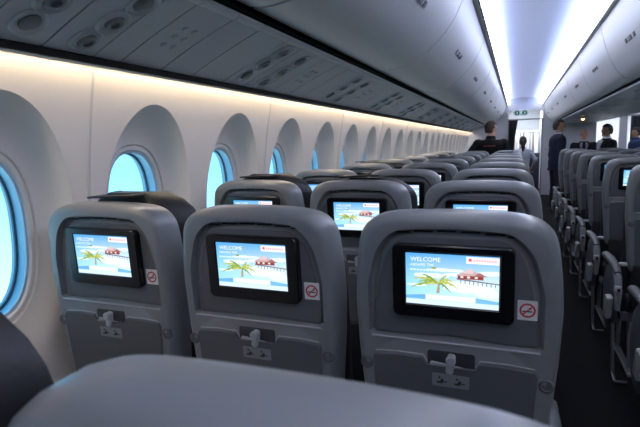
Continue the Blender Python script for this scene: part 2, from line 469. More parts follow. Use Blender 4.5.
def smooth_r(A, n_=1, keep=()):
    for _ in range(n_): A = [A[i] if i in keep else (A[i-1]+2*A[i]+A[(i+1) % len(A)])/4 for i in range(len(A))]
    return A
corner = [k for k in range(NR) if math.sin(ang(k)) < -.1]
OUT = smooth_r(OUT, 2, corner); REC = smooth_r(REC, 2, corner)
def tl(p):   # lean of the seat back about its base: the top sits further aft
    x, y, z = p; return Vector((x, y-(z-1.03)*TILT, z))
def ring(rad, y, zadd=0, inset=0):
    return [tl(((rad[k]-inset)*math.cos(ang(k)), y, ZS+(rad[k]-inset)*math.sin(ang(k)))) for k in range(NR)]
def mixr(A, B, t): return [a+(b-a)*t for a, b in zip(A, B)]
def seat_shell():
    bm = bmesh.new()
    top = lambda k: math.sin(ang(k)) > .0
    R = [ring(OUT, .082, inset=.012), ring(OUT, .078, inset=.004), ring(OUT, .060), ring(OUT, .030, inset=.001), ring(OUT, .014, inset=.005), ring(OUT, .004, inset=.013), ring(OUT, .0, inset=.024)]
    R.append(ring(mixr([o-.024 for o in OUT], REC, .96), .0005))
    R.append(ring(REC, .0025)); R.append(ring(REC, .018, inset=.003))
    R.append(ring(REC, .022, inset=.008)); 
    sl = [.010 if math.sin(ang(k)) > -.05 else .0005 for k in range(NR)]
    R.append([tl(((REC[k]-.008-sl[k])*math.cos(ang(k)), .017, ZS+(REC[k]-.008-sl[k])*math.sin(ang(k)))) for k in range(NR)])
    R.append([tl(((REC[k]-.016-sl[k])*math.cos(ang(k)), .016, ZS+(REC[k]-.016-sl[k])*math.sin(ang(k)))) for k in range(NR)])
    V = loft(bm, R, cap=False)
    bm.faces.new(V[0][::-1]); bm.faces.new(V[-1])
    return bm
def insetpanel():
    bm = bmesh.new()
    sl = [.019 if math.sin(ang(k)) > -.05 else .009 for k in range(NR)]
    A = [REC[k]-sl[k] for k in range(NR)]
    V = loft(bm, [ring(A, .0157), ring(A, .0147, inset=.002), ring(A, .0143, inset=.004)])
    return bm
# ---- the picture on the screens
def text_polys(txt, size):
    cu = bpy.data.curves.new('t', 'FONT'); cu.body = txt; cu.size = size; o = bpy.data.objects.new('t', cu); COL.objects.link(o)
    dg = bpy.context.evaluated_depsgraph_get(); me = o.evaluated_get(dg).to_mesh()
    pol = [[(me.vertices[i].co.x, me.vertices[i].co.y) for i in p.vertices] for p in me.polygons]
    bpy.data.objects.remove(o); bpy.data.curves.remove(cu); return pol
def screen_mesh(w, h):
    me = bpy.data.meshes.new('screen'); bm = bmesh.new(); cl = bm.loops.layers.float_color.new('Col'); lay = [0]
    def poly(pts, col, grad=None):
        lay[0] += 1; y = -.000006*lay[0]
        vs = [bm.verts.new(((u-.5)*w, y, (.5-v)*h)) for u, v in pts]
        try: f_ = bm.faces.new(vs)
        except Exception: return
        for i, l in enumerate(f_.loops): l[cl] = (*(col if grad is None else grad[i]), 1)
    def P(L, c): poly(L, c)
    sky0, sky1 = (.09, .40, .86), (.50, .80, .98)
    poly([(0, 0), (1, 0), (1, .55), (0, .55)], None, [sky0, (.16, .48, .90), (.68, .88, 1), (.34, .72, .96)])
    poly([(0, .55), (1, .55), (1, 1), (0, 1)], None, [(.30, .72, .95), (.62, .90, .98), (.75, .93, 1), (.42, .78, .97)])
    rnd = random.Random(3)
    def blob(cx, cy, rx, ry, col, n_=14, j=.2):
        P([(min(1, max(0, cx+rx*math.cos(2*pi*k/n_)*(1+rnd.uniform(-j, j)))), min(1, max(0, cy+ry*math.sin(2*pi*k/n_)*(1+rnd.uniform(-j, j))))) for k in range(n_)], col)
    for c in ((.30, .42, .20, .05), (.62, .38, .2, .04), (.9, .32, .12, .05), (.70, .62, .28, .10), (.62, .56, .24, .07), (.88, .70, .14, .09), (.45, .30, .2, .03)):
        blob(*c, (.80, .93, 1))
    blob(.72, .62, .18, .05, (.95, .98, 1)); blob(.12, .62, .12, .03, (.82, .94, 1))
    P([(0, .84), (.22, .80), (.22, .90), (0, .90)], (.16, .45, .80)); P([(.76, .80), (1, .84), (1, .90), (.76, .90)], (.20, .52, .82))
    # pier and huts
    P([(.56, .44), (1, .50), (1, .52), (.56, .465)], (.22, .13, .14))
    for k in range(9): u = .60+.045*k; P([(u, .45+.13*(u-.56)), (u+.008, .45+.13*(u-.56)), (u+.008, .53+.13*(u-.56)), (u, .53+.13*(u-.56))], (.20, .14, .18))
    P([(.57, .38), (.84, .38), (.84, .45), (.57, .45)], (.30, .06, .05))
    for u in (.60, .67, .75): P([(u, .39), (u+.03, .39), (u+.03, .43), (u, .43)], (.75, .75, .75))
    P([(.54, .39), (.62, .32), (.70, .245), (.77, .31), (.88, .375)], (.62, .42, .44))
    P([(.62, .33), (.70, .245), (.74, .29), (.73, .34)], (.78, .58, .58))
    P([(.74, .38), (.80, .31), (.88, .385)], (.40, .16, .16))
    # palm tree
    P([(.34, .76), (.36, .55), (.38, .55), (.375, .76)], (.42, .34, .22))
    def frond(u0, v0, u1, v1, sag, col):
        top_, bot = [], []
        for k in range(9):
            t = k/8; u = u0+(u1-u0)*t; v = v0+(v1-v0)*t-sag*4*t*(1-t); th = .028*math.sin(pi*min(1, t*.9+.1))+.004
            top_.append((u, v-th*.4)); bot.append((u+rnd.uniform(-.006, .006), v+th*(1.6 if k % 2 else .6)))
        P(top_+bot[::-1], col)
    g = [(.30, .42, .06), (.52, .55, .10), (.20, .34, .06), (.62, .60, .18)]
    for i, (u, v, s_) in enumerate(((.05, .68, .05), (.08, .50, .06), (.18, .40, .03), (.30, .36, .0), (.45, .40, .02), (.58, .66, .07), (.50, .74, .05), (.22, .60, .02), (.14, .56, .05), (.52, .52, .06))):
        frond(.36, .56, u, v, s_, g[i % 4])
    blob(.31, .27, .03, .02, (.25, .36, .08))
    # white banner and logo box
    P([(.22, .80), (.76, .80), (.76, .89), (.22, .89)], (.93, .95, .97)); P([(0, .91), (1, .91), (1, 1), (0, 1)], (.70, .88, .98))
    P([(.66, .02), (1, .02), (1, .15), (.66, .15)], (.92, .88, .92))
    blob(.70, .085, .022, .03, (.85, .12, .2), 8, .3)
    for k in range(9): u = .735+.027*k; P([(u, .065), (u+.018, .065), (u+.018, .105), (u, .105)], (.92, .45, .52))
    for txt, u, v, sz in (('WELCOME', .055, .150, .115), ('ABOARD THE', .055, .235, .07)):
        for pol in text_polys(txt, sz): P([(u+a*.60, v-b*1.0) for a, b in pol], (1, 1, 1))
    for k in range(11): u = .055+.036*k; P([(u, .295), (u+.026, .295), (u+.026, .325), (u, .325)], (.78, .93, 1))
    bm.to_mesh(me); bm.free(); me.materials.append(screenm); return me
SCR = screen_mesh(.178, .106)

def build_seat(headrest):
    root = empty('airline_seat', '', 'airline seat')
    obj('seat_shell', seat_shell(), shellm, root)
    obj('inset_panel', insetpanel(), insetm, root)
    # monitor
    bm = bmesh.new(); A = rrect(.234, .152, .013); B = rrect(.229, .147, .011); Cc = rrect(.184, .112, .003); Dd = rrect(.180, .108, .002)
    mz = 1.0745
    T = lambda L, y, dz=0: [tl((x, y, mz+z+dz)) for x, z in L]
    loft(bm, [T(A, .0150), T(A, -.0015), T(B, -.004), T(Cc, -.004, .006), T(Dd, -.002, .006)])
    mon = obj('monitor', bm, glossb, root)
    sc = bpy.data.objects.new('screen', SCR); COL.objects.link(sc); sc.parent = mon
    sc['label'] = 'lit screen showing a palm beach picture with WELCOME on it'
    sc.matrix_local = Matrix.Translation(tl((0, -.0024, mz+.006)))@Matrix.Rotation(math.atan(TILT), 4, 'X')
    # no smoking sticker
    Rx = Matrix.Rotation(math.atan(TILT), 4, 'X'); Tm = Matrix.Translation(tl((.1405, .0137, 1.028)))
    bm = bmesh.new(); slab(bm, .036, .040, .002, -.0006, .0002, .0002)
    st = obj('no_smoking_sticker', bm, white, root); st.matrix_local = Tm@Rx
    bm = bmesh.new()
    ro = [Vector((.0145*math.cos(2*pi*k/32), -.0009, .0145*math.sin(2*pi*k/32))) for k in range(32)]; ri = [v*.76 for v in ro]
    for v in ri: v.y = -.0009
    loft(bm, [ro, ri], cap=False)
    box(bm, -.0013, .0013, -.0011, -.0009, -.0125, .0125, rot=Matrix.Rotation(pi/4, 3, 'Y'), piv=(0, -.001, 0))
    obj('prohibition_ring', bm, red, st)
    bm = bmesh.new(); box(bm, -.009, .006, -.0008, -.0006, -.0035, -.0008); box(bm, .0065, .0085, -.0008, -.0006, -.0035, -.0008)
    box(bm, .002, .004, -.0008, -.0006, .001, .006, rot=Matrix.Rotation(.5, 3, 'Y')); box(bm, .005, .0065, -.0008, -.0006, .001, .006, rot=Matrix.Rotation(-.3, 3, 'Y'))
    obj('cigarette_mark', bm, blk, st)
    # vent slots under the rim
    bm = bmesh.new()
    for x in (-.10, -.055, -.01, .035, .08, .12):
        z = 1.1775-.45*x*x; vs = box(bm, x-.018, x+.018, .008, .014, z-.0012, z+.0012)
        for v in vs: v.co = tl(v.co)
    obj('slot', bm, darkm, root)
    # tray table, with the notch for the latch
    bm = bmesh.new()
    def tt(x):
        return .912 if abs(x) > .052 else .894
    xs = [-.163, -.157, -.11, -.056, -.048, 0, .048, .056, .11, .157, .163]
    zt = [.900, .909, .9125, .9115, .898, .898, .898, .9115, .9125, .909, .900]
    low = [(-.150, .665), (-.143, .658), (.143, .658), (.150, .665)]
    outl = [(x, z) for x, z in zip(xs, zt)]+low[::-1]
    def sh(L, k, y): return [tl((x*(1-k), y, .79+(z-.79)*(1-k))) for x, z in L]
    loft(bm, [sh(outl, 0, .004), sh(outl, 0, -.005), sh(outl, .012, -.0075)])
    tr_ = obj('tray_table', bm, tablem, root)
    bm = bmesh.new()   # light gap line following the table's upper edge
    tube(bm, [tl((x, .0005, z+.004)) for x, z in zip(xs[1:-1], zt[1:-1])], .0016, 6); obj('table_edge_trim', bm, latchm, root)
    # latch recess, latch, placard
    bm = bmesh.new(); slab(bm, .094, .036, .006, -.0012, .004, .001, 0, 0); hs = obj('latch_recess', bm, mat('recess_grey', (.035, .038, .045), .5), root)
    hs.matrix_local = Matrix.Translation(tl((0, -.0005, .9115)))@Rx
    bm = bmesh.new(); slab(bm, .082, .014, .005, -.003, .002, .001, 0, -.012); slab(bm, .016, .040, .006, -.014, .0, .003, 0, 0); disc_ring(bm, (0, -.014, .012), (0, -1, 0), [(.010, 0), (.010, .004), (.008, .006), (.001, .006)], 16)
    la = obj('coat_hook_latch', bm, latchm, root); la.matrix_local = Matrix.Translation(tl((0, -.0015, .906)))@Rx@Matrix.Rotation(.12, 4, 'Y')
    bm = bmesh.new(); slab(bm, .074, .028, .003, -.0008, .0005, .0003); pk = obj('pictogram_placard', bm, placm, root)
    pk.matrix_local = Matrix.Translation(tl((0, -.0076, .868)))@Rx
    bm = bmesh.new()
    for cx in (-.018, .017):
        ball(bm, (cx-.004, -.0012, .006), (.0028, .0004, .0028), 1)
        box(bm, cx-.009, cx+.003, -.0014, -.0010, -.007, -.003); box(bm, cx-.002, cx+.004, -.0014, -.0010, -.004, .003, rot=Matrix.Rotation(.4, 3, 'Y'))
        box(bm, cx+.004, cx+.011, -.0014, -.0010, -.004, -.0015)
    obj('pictogram', bm, blk, pk)
    # swivel buttons on the sides
    for s in (-1, 1):
        bm = bmesh.new(); c = tl((s*.178, .001, .882)); disc_ring(bm, c, (0, -1, 0), [(.0145, -.002), (.0145, .001), (.011, .003), (.009, .001), (.001, .001)], 20)
        obj('hinge_button', bm, tablem, root)
    # ledge under the monitor; its paler tone stands in for light caught on the edge
    bm = bmesh.new(); tube(bm, [tl((x, .0005, REC_Z-.0015)) for x in (-.166, 0, .166)], .0022, 6); obj('ledge', bm, latchm, root)
    # literature pocket below the table
    bm = bmesh.new(); vs = box(bm, -.155, .155, -.012, .06, .40, .655, .012, 3)
    for v in vs: v.co = tl(v.co)
    obj('seat_pocket', bm, leath, root)
    # cushion of the back rest, headrest, seat
    bm = bmesh.new(); rings = []
    for q in range(13):
        t = q/12; z = .46+.725*t; hw = .195*(1 if t < .8 else math.sqrt(max(.05, 1-((t-.8)/.22)**2)))
        y0 = .078; y1 = .078+.065*(.35+.65*math.sin(pi*min(1, .1+t*.85)))
        rings.append([tl((hw*math.copysign(abs(math.cos(a))**.5, math.cos(a)), (y0+y1)/2+(y1-y0)/2*math.copysign(abs(math.sin(a))**.7, math.sin(a)), z)) for a in [2*pi*k/24 for k in range(24)]])
    loft(bm, rings); obj('back_cushion', bm, leath, root)
    if headrest:
        bm = bmesh.new(); rings = []
        for q in range(11):
            t = q/10; z = 1.02+(.215 if headrest == 1 else .20)*t; hw = .188*(1 if t < .55 else math.sqrt(max(.16, 1-((t-.55)/.5)**2)))
            rings.append([tl((hw*math.copysign(abs(math.cos(a))**.45, math.cos(a))+.012, .118+.030*math.sin(a)+.05*abs(math.cos(a))**3, z)) for a in [2*pi*k/28 for k in range(28)]])
        loft(bm, rings); hr = obj('headrest', bm, leath, root); hr['label'] = 'raised black leather headrest'
        bm = bmesh.new(); vs = box(bm, -.085, .075, .055, .118, 1.226, 1.232, .002)
        for v in vs: v.co = tl((v.co.x, v.co.y, v.co.z-.25*v.co.x**2+.01*math.sin(v.co.x*30)*.4))
        obj('headrest_flap', bm, leath, hr)
    bm = bmesh.new(); box(bm, -.195, .195, .06, .53, .37, .48, .035, 4); obj('seat_cushion', bm, leath, root)
    bm = bmesh.new(); box(bm, -.195, .195, .08, .50, .31, .37, .01); obj('seat_pan', bm, tablem, root)
    for x in (-.13, .13):
        bm = bmesh.new(); tube(bm, [(x, .16, .31), (x, .10, .03), (x, .06, .015)], [.014, .012, .012], 8); tube(bm, [(x, .44, .31), (x, .46, .03), (x, .50, .015)], [.014, .012, .012], 8)
        box(bm, x-.018, x+.018, .03, .52, 0, .018, .004)
        obj('leg', bm, metal, root)
    return root
def armrest(root, x, aisle):
    # armrest beam hung from the seat back
    bm = bmesh.new(); tube(bm, [(x, .03, .60), (x, .12, .622), (x, .30, .628), (x, .46, .620), (x, .49, .60)], [.018, .024, .026, .024, .012], 12, .8); ar = obj('armrest', bm, tablem, root)
    bm = bmesh.new(); tube(bm, [(x-.001, .00, .40), (x-.001, -.005, .50), (x-.001, .03, .585), (x, .10, .605)], [.014, .020, .022, .018], 10); obj('armrest_bracket', bm, shellm, root)
    if aisle:
        s = -1
        # rounded shroud under the aisle armrest with two pale ribs, a control box and the front foot
        bm = bmesh.new()
        N = 30; prof = [(.9, 0), (1, .008), (1, .028), (.93, .036), (.5, .040), (.05, .040)]
        c = Vector((x+.012, .20, .42)); rings = []
        for r, h in prof: rings.append([c+Vector((-h, r*.15*math.cos(2*pi*k/N), r*.20*math.sin(2*pi*k/N))) for k in range(N)])
        loft(bm, rings); obj('side_shroud', bm, mat('shroud_plastic', (.06, .065, .075), .45), root)
        for dy in (0, .045):
            bm = bmesh.new(); box(bm, x-.055, x-.02, .02+dy, .05+dy, .33, .47, .010, 3, rot=Matrix.Rotation(.30, 3, 'X')); obj('shroud_rib', bm, trimm, root)
        bm = bmesh.new(); box(bm, x-.022, x+.012, -.03, .015, .50, .54, .006, 2); cb = obj('armrest_control', bm, trimm, root)
        bm = bmesh.new(); box(bm, x-.010, x+.003, -.034, -.028, .512, .53); obj('jack', bm, darkm, cb)
        bm = bmesh.new(); tube(bm, [(x-.01, .06, .30), (x-.01, -.02, .04), (x-.01, -.09, .02)], [.010, .009, .009], 8); tube(bm, [(x-.01, -.09, .02), (x+.05, -.09, .02)], .009, 8); obj('baggage_bar', bm, mat('dark_steel', (.10, .10, .11), .4, metal=.6), root)
        bm = bmesh.new(); box(bm, x-.006, x+.035, -.022, .01, .655, .672, .005, 2); obj('recline_lever', bm, latchm, root)
PR = {}
def proto(kind):
    if kind in PR: return copy_tree(PR[kind])
    hr, arms = kind
    r = build_seat(hr)
    for a in arms: armrest(r, {'L': -.213, 'R': .213, 'l': -.222}[a], a == 'l')
    PR[kind] = r; return r
XCc, SP = -.114, .445
YR = .985
cols = [('aisle column', XCc, ('R',)), ('middle column', XCc-SP, ('R',)), ('window column', XCc-2*SP+.004, ('R',))]
for ci, (cn, x, arms) in enumerate(cols):
    for r in range(-1, 9):
        if r == -1 and ci == 2: continue
        hd = 1 if (ci, r) in ((2, 0), (2, 1), (1, -1)) else (2 if (ci, r) in ((1, 1), (2, 3), (1, 4), (0, 6)) else 0)
        o = proto((hd, arms)); y = YR+.81*r
        if r == -1: y = (.200, .13)[ci]
        o.location = (x-(.006 if r == -1 and ci == 0 else 0), y, 0); o['group'] = 'airline seats of the left block'
        if r == -1:
            o['label'] = 'blurred grey seat top filling the bottom foreground' if ci == 0 else 'blurred dark seat top at the lower left edge of the photo'
        else:
            ex = ' with black headrest' if hd else ''
            o['label'] = 'grey seat%s, %s of the left block, %s row' % (ex, cn, ORD[r])
XD = .56+.205; YD = 3.10
for ci in range(3):
    cn = ('aisle column', 'middle column', 'far column')[ci]
    for r in range(-2, 7):
        y = YD+.81*r
        if ci == 1 and r < 0: continue
        if ci == 2 and r < 2: continue
        o = proto((0, ('l', 'R') if ci == 0 else ('R',)))
        o.location = (XD+SP*ci, y, 0); o['group'] = 'airline seats of the centre block'
        rw = '%s row' % ORD[r+2]
        o['label'] = 'grey seat right of the aisle, %s of the centre block, %s' % (cn, rw)

# ================================================================ FRONT BULKHEAD AND GALLEY
YB = Y1
bm = bmesh.new()
box(bm, -1.5, -.22, YB, YB+.06, 0, 2.3, .004)
box(bm, .56, 1.73, YB, YB+.06, 0, 2.3, .004)
box(bm, 2.20, 2.36, YB, YB+.06, 0, 2.3, .004)
box(bm, 2.82, 4.08, YB, YB+.06, 0, 2.3, .004)
struct('wall_front', bm, bulk, False)
bm = bmesh.new()   # arched header over the doorways
N = 16
for x0, x1 in ((-.36, .66), (1.70, 2.94)):
    pr = []
    for k in range(N+1):
        t = k/N; pr.append((x0+(x1-x0)*t, 1.99+.10*math.sin(pi*t)))
    V = [(a, b) for a, b in pr]+[(x1, 2.45), (x0, 2.45)]
    loft(bm, [[Vector((a, YB-.30, b)) for a, b in V], [Vector((a, YB-.27, b)) for a, b in V]])
struct('trim_15', bm, mat('header_laminate', (.42, .43, .48), .5))
bm = bmesh.new(); box(bm, -.25, .60, YB-.05, YB+.03, 1.845, 1.875, .006); box(bm, 1.70, 2.85, YB-.05, YB+.03, 1.845, 1.875, .006)
box(bm, -.23, -.19, YB-.01, YB+.06, 0, 1.85, .005); box(bm, .535, .57, YB-.01, YB+.06, 0, 1.85, .005); struct('trim_16', bm, mat('door_post', (.25, .25, .27), .4))
bm = bmesh.new()
box(bm, -1.5, 4.08, 16.9, 16.95, 0, 2.8); box(bm, -1.5, -1.45, YB, 17, 0, 2.8); box(bm, 4.03, 4.08, YB, 17, 0, 2.8)
struct('wall_galley', bm, bulkw, False)
bm = bmesh.new(); box(bm, -1.5, 4.08, YB+.06, 17, 2.35, 2.38); struct('ceiling_galley', bm, ceilm, False)
bm = bmesh.new(); box(bm, .6, .66, YB+.1, 16.9, 0, 2.35); box(bm, 1.62, 1.68, YB+.1, 16.9, 0, 2.35); struct('wall_monument', bm, bulkw, False)
# galley unit with linen curtain seen through the doorway
g = empty('galley_unit', 'white galley cabinet standing beyond the doorway behind the ponytailed woman', 'galley cabinet', (.15, 15.6, 0))
bm = bmesh.new(); box(bm, -.30, .40, 0, .6, 0, 1.62, .01); obj('cabinet', bm, bulkw, g)
for k in range(7):
    bm = bmesh.new(); box(bm, -.27+.085*k, -.215+.085*k, -.03, .0, .3, 1.56, .012, 2); obj('door_strip', bm, mat('strip_%d' % (k % 3), ((.20, .16, .14), (.5, .5, .52), (.30, .31, .33))[k % 3], .5), g)
bm = bmesh.new(); box(bm, -.30, .40, -.035, 0, 1.58, 1.62, .004); obj('header_rail', bm, bulkw, g)
def curtain(x0, x1, y, zt, label, fold=.03):
    bm = bmesh.new(); R = []
    for q in range(13):
        t = q/12; z = zt-(zt-.25)*t; row = []
        wob = 1-.35*math.sin(pi*min(1, t*1.1))*(1 if x1-x0 < .3 else .3)
        for k in range(41):
            s_ = k/40; row.append(Vector((x0+(x1-x0)*s_*wob, y+fold*math.sin(s_*2*pi*5)*(.6+.4*t), z)))
        R.append(row)
    loft(bm, R, closed=False, cap=False)
    bmesh.ops.solidify(bm, geom=bm.faces[:], thickness=.004)
    return tag(obj('curtain', bm, curt), label, 'curtain')
curtain(-.21, .0, YB-.10, 1.84, 'dark grey curtain gathered at the left post of the aisle doorway')
curtain(2.40, 2.66, YB-.10, 1.84, 'dark grey curtain hanging at the right edge of the front wall')
def exit_sign(x, z, label):
    r = empty('exit_sign', label, 'exit sign', (x, YB-.33, z))
    bm = bmesh.new(); slab(bm, .34, .125, .06, -.02, .025, .004, n_=10); obj('housing', bm, mat('sign_housing', (.42, .44, .45), .4), r)
    gm_ = emis('exit_green', (.01, .09, .065), 1) if 'exit_green' not in MATS else MATS['exit_green']
    gw_ = emis('exit_white', (.45, .75, .68), 1) if 'exit_white' not in MATS else MATS['exit_white']
    for s in (-1, 1):
        bm = bmesh.new(); disc_ring(bm, (s*.085, -.02, 0), (0, -1, 0), [(.054, 0), (.054, .003), (.05, .005), (.002, .005)], 28); dd = obj('sign_face', bm, gm_, r)
        bm = bmesh.new(); c = s*.085; ball(bm, (c, -.027, .024), (.008, .002, .008), 1)
        box(bm, c-.006, c+.006, -.028, -.025, -.012, .016, rot=Matrix.Rotation(.3*s, 3, 'Y')); box(bm, c-.02, c+.004, -.028, -.025, -.03, -.022, rot=Matrix.Rotation(.7, 3, 'Y')); box(bm, c, c+.022, -.028, -.025, -.028, -.020, rot=Matrix.Rotation(-.8, 3, 'Y')); box(bm, c-.022, c+.022, -.028, -.025, .002, .008, rot=Matrix.Rotation(.3, 3, 'Y'))
        obj('running_figure', bm, gw_, dd)
    bm = bmesh.new(); box(bm, -.012, .012, -.027, -.022, -.018, .018); obj('arrow', bm, gw_, r)
    return r
exit_sign(.06, 2.01, 'green and white exit sign over the left aisle doorway')
exit_sign(2.18, 2.01, 'green and white exit sign over the right aisle doorway')
bm = bmesh.new(); tube(bm, [(.62, YB-.03, 1.12), (.62, YB-.06, 1.12), (1.30, YB-.06, 1.12), (1.30, YB-.03, 1.12)], .011, 8)
tag(obj('handrail', bm, metal), 'thin handrail on the grey front wall behind the suited men', 'handrail')
lp = empty('reading_lamp', 'small glowing amber lamp under the far end of the centre bins', 'lamp', (1.02, 9.62, 1.70))
bm = bmesh.new(); disc_ring(bm, (0, 0, 0), (0, 0, -1), [(.03, -.024), (.034, .0), (.03, .012), (.002, .012)], 18); obj('lamp_housing', bm, latchm, lp)
bm = bmesh.new(); ball(bm, (0, 0, -.02), (.026, .026, .02), 2); obj('bulb', bm, emis('amber', (1, .55, .25), 6), lp)
tr2 = empty('service_trolley', 'dark service trolley parked at the right side of the aisle doorway', 'trolley', (.36, 12.9, 0))
bm = bmesh.new(); box(bm, -.13, .13, -.2, .2, .06, 1.02, .012); obj('trolley_body', bm, mat('trolley', (.02, .025, .05), .5), tr2)
bm = bmesh.new(); box(bm, -.135, .135, -.205, .205, 1.02, 1.05, .008); obj('trolley_top', bm, mat('trolley_top', (.08, .08, .09), .4), tr2)
bm = bmesh.new(); tube(bm, [(-.1, -.22, .95), (.1, -.22, .95)], .01, 8); obj('trolley_handle', bm, metal, tr2)
for x in (-.09, .09):
    for y in (-.15, .15):
        bm = bmesh.new(); disc_ring(bm, (x-.012, y, .03), (1, 0, 0), [(.03, 0), (.03, .024), (.01, .026)], 16); obj('caster', bm, blk, tr2)

# ================================================================ PEOPLE
def remesh(o, vox, sm=4):
    m = o.modifiers.new('r', 'REMESH'); m.mode = 'VOXEL'; m.voxel_size = vox; m.use_smooth_shade = True
    s_ = o.modifiers.new('s', 'SMOOTH'); s_.iterations = sm; s_.factor = .5
    dg = bpy.context.evaluated_depsgraph_get(); me = bpy.data.meshes.new_from_object(o.evaluated_get(dg))
    o.modifiers.clear(); old = o.data; o.data = me; me.name = o.name
    me.polygons.foreach_set('use_smooth', [True]*len(me.polygons)); bpy.data.meshes.remove(old)
SK = {'fair': mat('skin_fair', (.50, .30, .22), .5, var=.05, bscale=30), 'pink': mat('skin_ruddy', (.52, .27, .20), .5, var=.05, bscale=30), 'tan': mat('skin_tan', (.36, .20, .13), .5, var=.05, bscale=30)}
TOR = [(.50, .165, .105), (.53, .175, .115), (.57, .165, .11), (.62, .150, .10), (.68, .160, .108), (.74, .178, .118), (.79, .185, .112), (.815, .165, .095), (.835, .10, .07), (.85, .062, .058), (.87, .055, .055)]
def torso_ring(f, H, g=1.0, add=0, lean=(0, 0), n_=28, z0=.5):
    zf, a, b = f; z = zf*H; k = z-z0*H
    a = a*g+add; b = b*g+add
    return [Vector((a*math.cos(t)+lean[0]*k, b*math.sin(t)*(1.0)+lean[1]*k, z)) for t in [2*pi*q/n_ for q in range(n_)]]
def person(label, loc, rz, H, skin, hair_col, arms, headyaw=0, headpitch=0, lean=(0, 0), top=('jacket', 'x', (.02, .02, .02)), legs=(.02, .02, .025), bald=False, pony=False, girl=False, shirt=None, tie=None, build=1.0):
    root = empty('person', label, 'person', loc, rz, None)
    gsc = (.86 if girl else 1.0)*build
    hk = Vector((lean[0]*.36*H, lean[1]*.36*H, 0))
    sh = .20*gsc
    J = {}
    for s, nm in ((-1, 'l'), (1, 'r')):
        S0 = Vector((s*sh*.86, 0, .795*H))+hk*.82
        J[nm] = (S0, Vector(arms[nm][0]), Vector(arms[nm][1]))
    def arm(bm, nm, r0, r1, r2, upto=1.0):
        a, b, c = J[nm]; c2 = b.lerp(c, upto)
        tube(bm, [a.lerp(b, t) for t in (0, .25, .5, .75, 1)], [r0, r0*1.0, r0*.92, r1*1.02, r1], 14)
        ball(bm, a, r0*1.12, 2); ball(bm, b, r1*1.02, 2)
        tube(bm, [b.lerp(c2, t) for t in (0, .3, .6, 1)], [r1, r1*1.03, (r1+r2)/2, r2], 14)
    def leg(bm, s, r0, r1, r2, z1):
        hp = Vector((s*.085, 0, .51*H)); kn = Vector((s*.095, .015, .27*H)); an = Vector((s*.10, -.01, z1))
        tube(bm, [hp, hp.lerp(kn, .5), kn], [r0, r0*.88, r1], 14); ball(bm, kn, r1, 2)
        tube(bm, [kn, kn.lerp(an, .35), an], [r1, r1*1.02, r2], 14)
    # --- body
    bm = bmesh.new()
    loft(bm, [torso_ring(f, H, gsc*.93, 0, lean) for f in TOR])
    nb = Vector((0, 0, .85*H))+hk; hc = Vector((0, .012, .938*H))+hk*1.2
    tube(bm, [nb-Vector((0, 0, .03)), nb.lerp(hc, .5), hc-Vector((0, 0, .01))], [.060*gsc, .053*gsc, .055], 16)
    hs = H/1.75*(.95 if girl else 1)
    hm = Matrix.Translation(hc)@Matrix.Rotation(headyaw, 4, 'Z')@Matrix.Rotation(headpitch, 4, 'X')@Matrix.Scale(hs, 4)
    def hv(vs):
        for v in vs: v.co = hm@v.co
    vs = ball(bm, (0, 0, 0), 1, 3)
    for v in vs:
        x, y, z = v.co; w = .076; 
        if z < 0: w *= 1+.30*z*(1 if y > 0 else .6)
        dep = .097 if y < 0 else .090
        if z < -.3 and y > 0: dep *= 1.02
        v.co = Vector((x*w, y*dep-.004, z*.115))
        if y < 0 and z < -.35: v.co.y *= .8
    hv(vs)
    k0 = len(bm.verts)
    def add(fn):
        n0 = len(bm.verts); fn(); bm.verts.ensure_lookup_table(); hv([bm.verts[i] for i in range(n0, len(bm.verts))])
    add(lambda: tube(bm, [(0, .080, .022), (0, .096, -.004), (0, .105, -.022), (0, .085, -.030)], [.007, .009, .012, .008], 10))
    add(lambda: tube(bm, [(-.045, .070, .030), (0, .083, .033), (.045, .070, .030)], [.006, .009, .006], 8))
    add(lambda: tube(bm, [(-.03, .068, -.088), (0, .080, -.092), (.03, .068, -.088)], [.014, .018, .014], 10))
    for s in (-1, 1): add(lambda s=s: ball(bm, (s*.077, -.006, -.004), (.010, .018, .031), 2))
    add(lambda: tube(bm, [(-.022, .081, -.056), (0, .089, -.055), (.022, .081, -.056)], [.004, .0075, .004], 8))
    for nm, s in (('l', -1), ('r', 1)):
        arm(bm, nm, .046*gsc, .036*gsc, .026*gsc)
        a, b, c = J[nm]; d = (c-b).normalized(); upv = Vector((0, 0, 1)) if abs(d.z) < .8 else Vector((0, 1, 0)); sd = d.cross(upv).normalized(); nn = sd.cross(d).normalized()
        palm = c+d*.055
        tube(bm, [c-d*.01, c+d*.03, palm+d*.025], [.026*gsc, .034*gsc, .032*gsc], 12, .45)
        for q, (off, ln) in enumerate(((-.027, .062), (-.009, .072), (.009, .067), (.026, .052))):
            p0 = palm+d*.02+sd*off; p1 = p0+d*ln*.5-nn*.006; p2 = p1+d*ln*.38-nn*ln*.28; tube(bm, [p0-d*.02, p0, p1, p2], [.009, .0092, .0085, .007], 8)
        p0 = c+d*.02-sd*.026; tube(bm, [p0, p0+d*.025-sd*.018, p0+d*.052-sd*.02-nn*.008], [.011, .010, .008], 8)
    for s in (-1, 1):
        leg(bm, s, .078, .052, .036, .07)
        tube(bm, [(s*.10, -.045, .045), (s*.105, .03, .05), (s*.115, .12, .03), (s*.12, .17, .024)], [.03, .038, .034, .022], 12, .8)
    body = obj('body', bm, SK[skin], root); remesh(body, .0065, 3)
    # --- clothes
    nm_, _, tc_ = top
    bm = bmesh.new()
    T = [f for f in TOR if f[0] <= .84]
    if nm_ == 'blouse' : T = [(.53, .175, .115)]+[f for f in TOR if .55 < f[0] <= .84]
    g_ = gsc*(1.06 if nm_ != 'blouse' else 1.0)
    low = [(.455, .185, .125)] if nm_ != 'blouse' else []
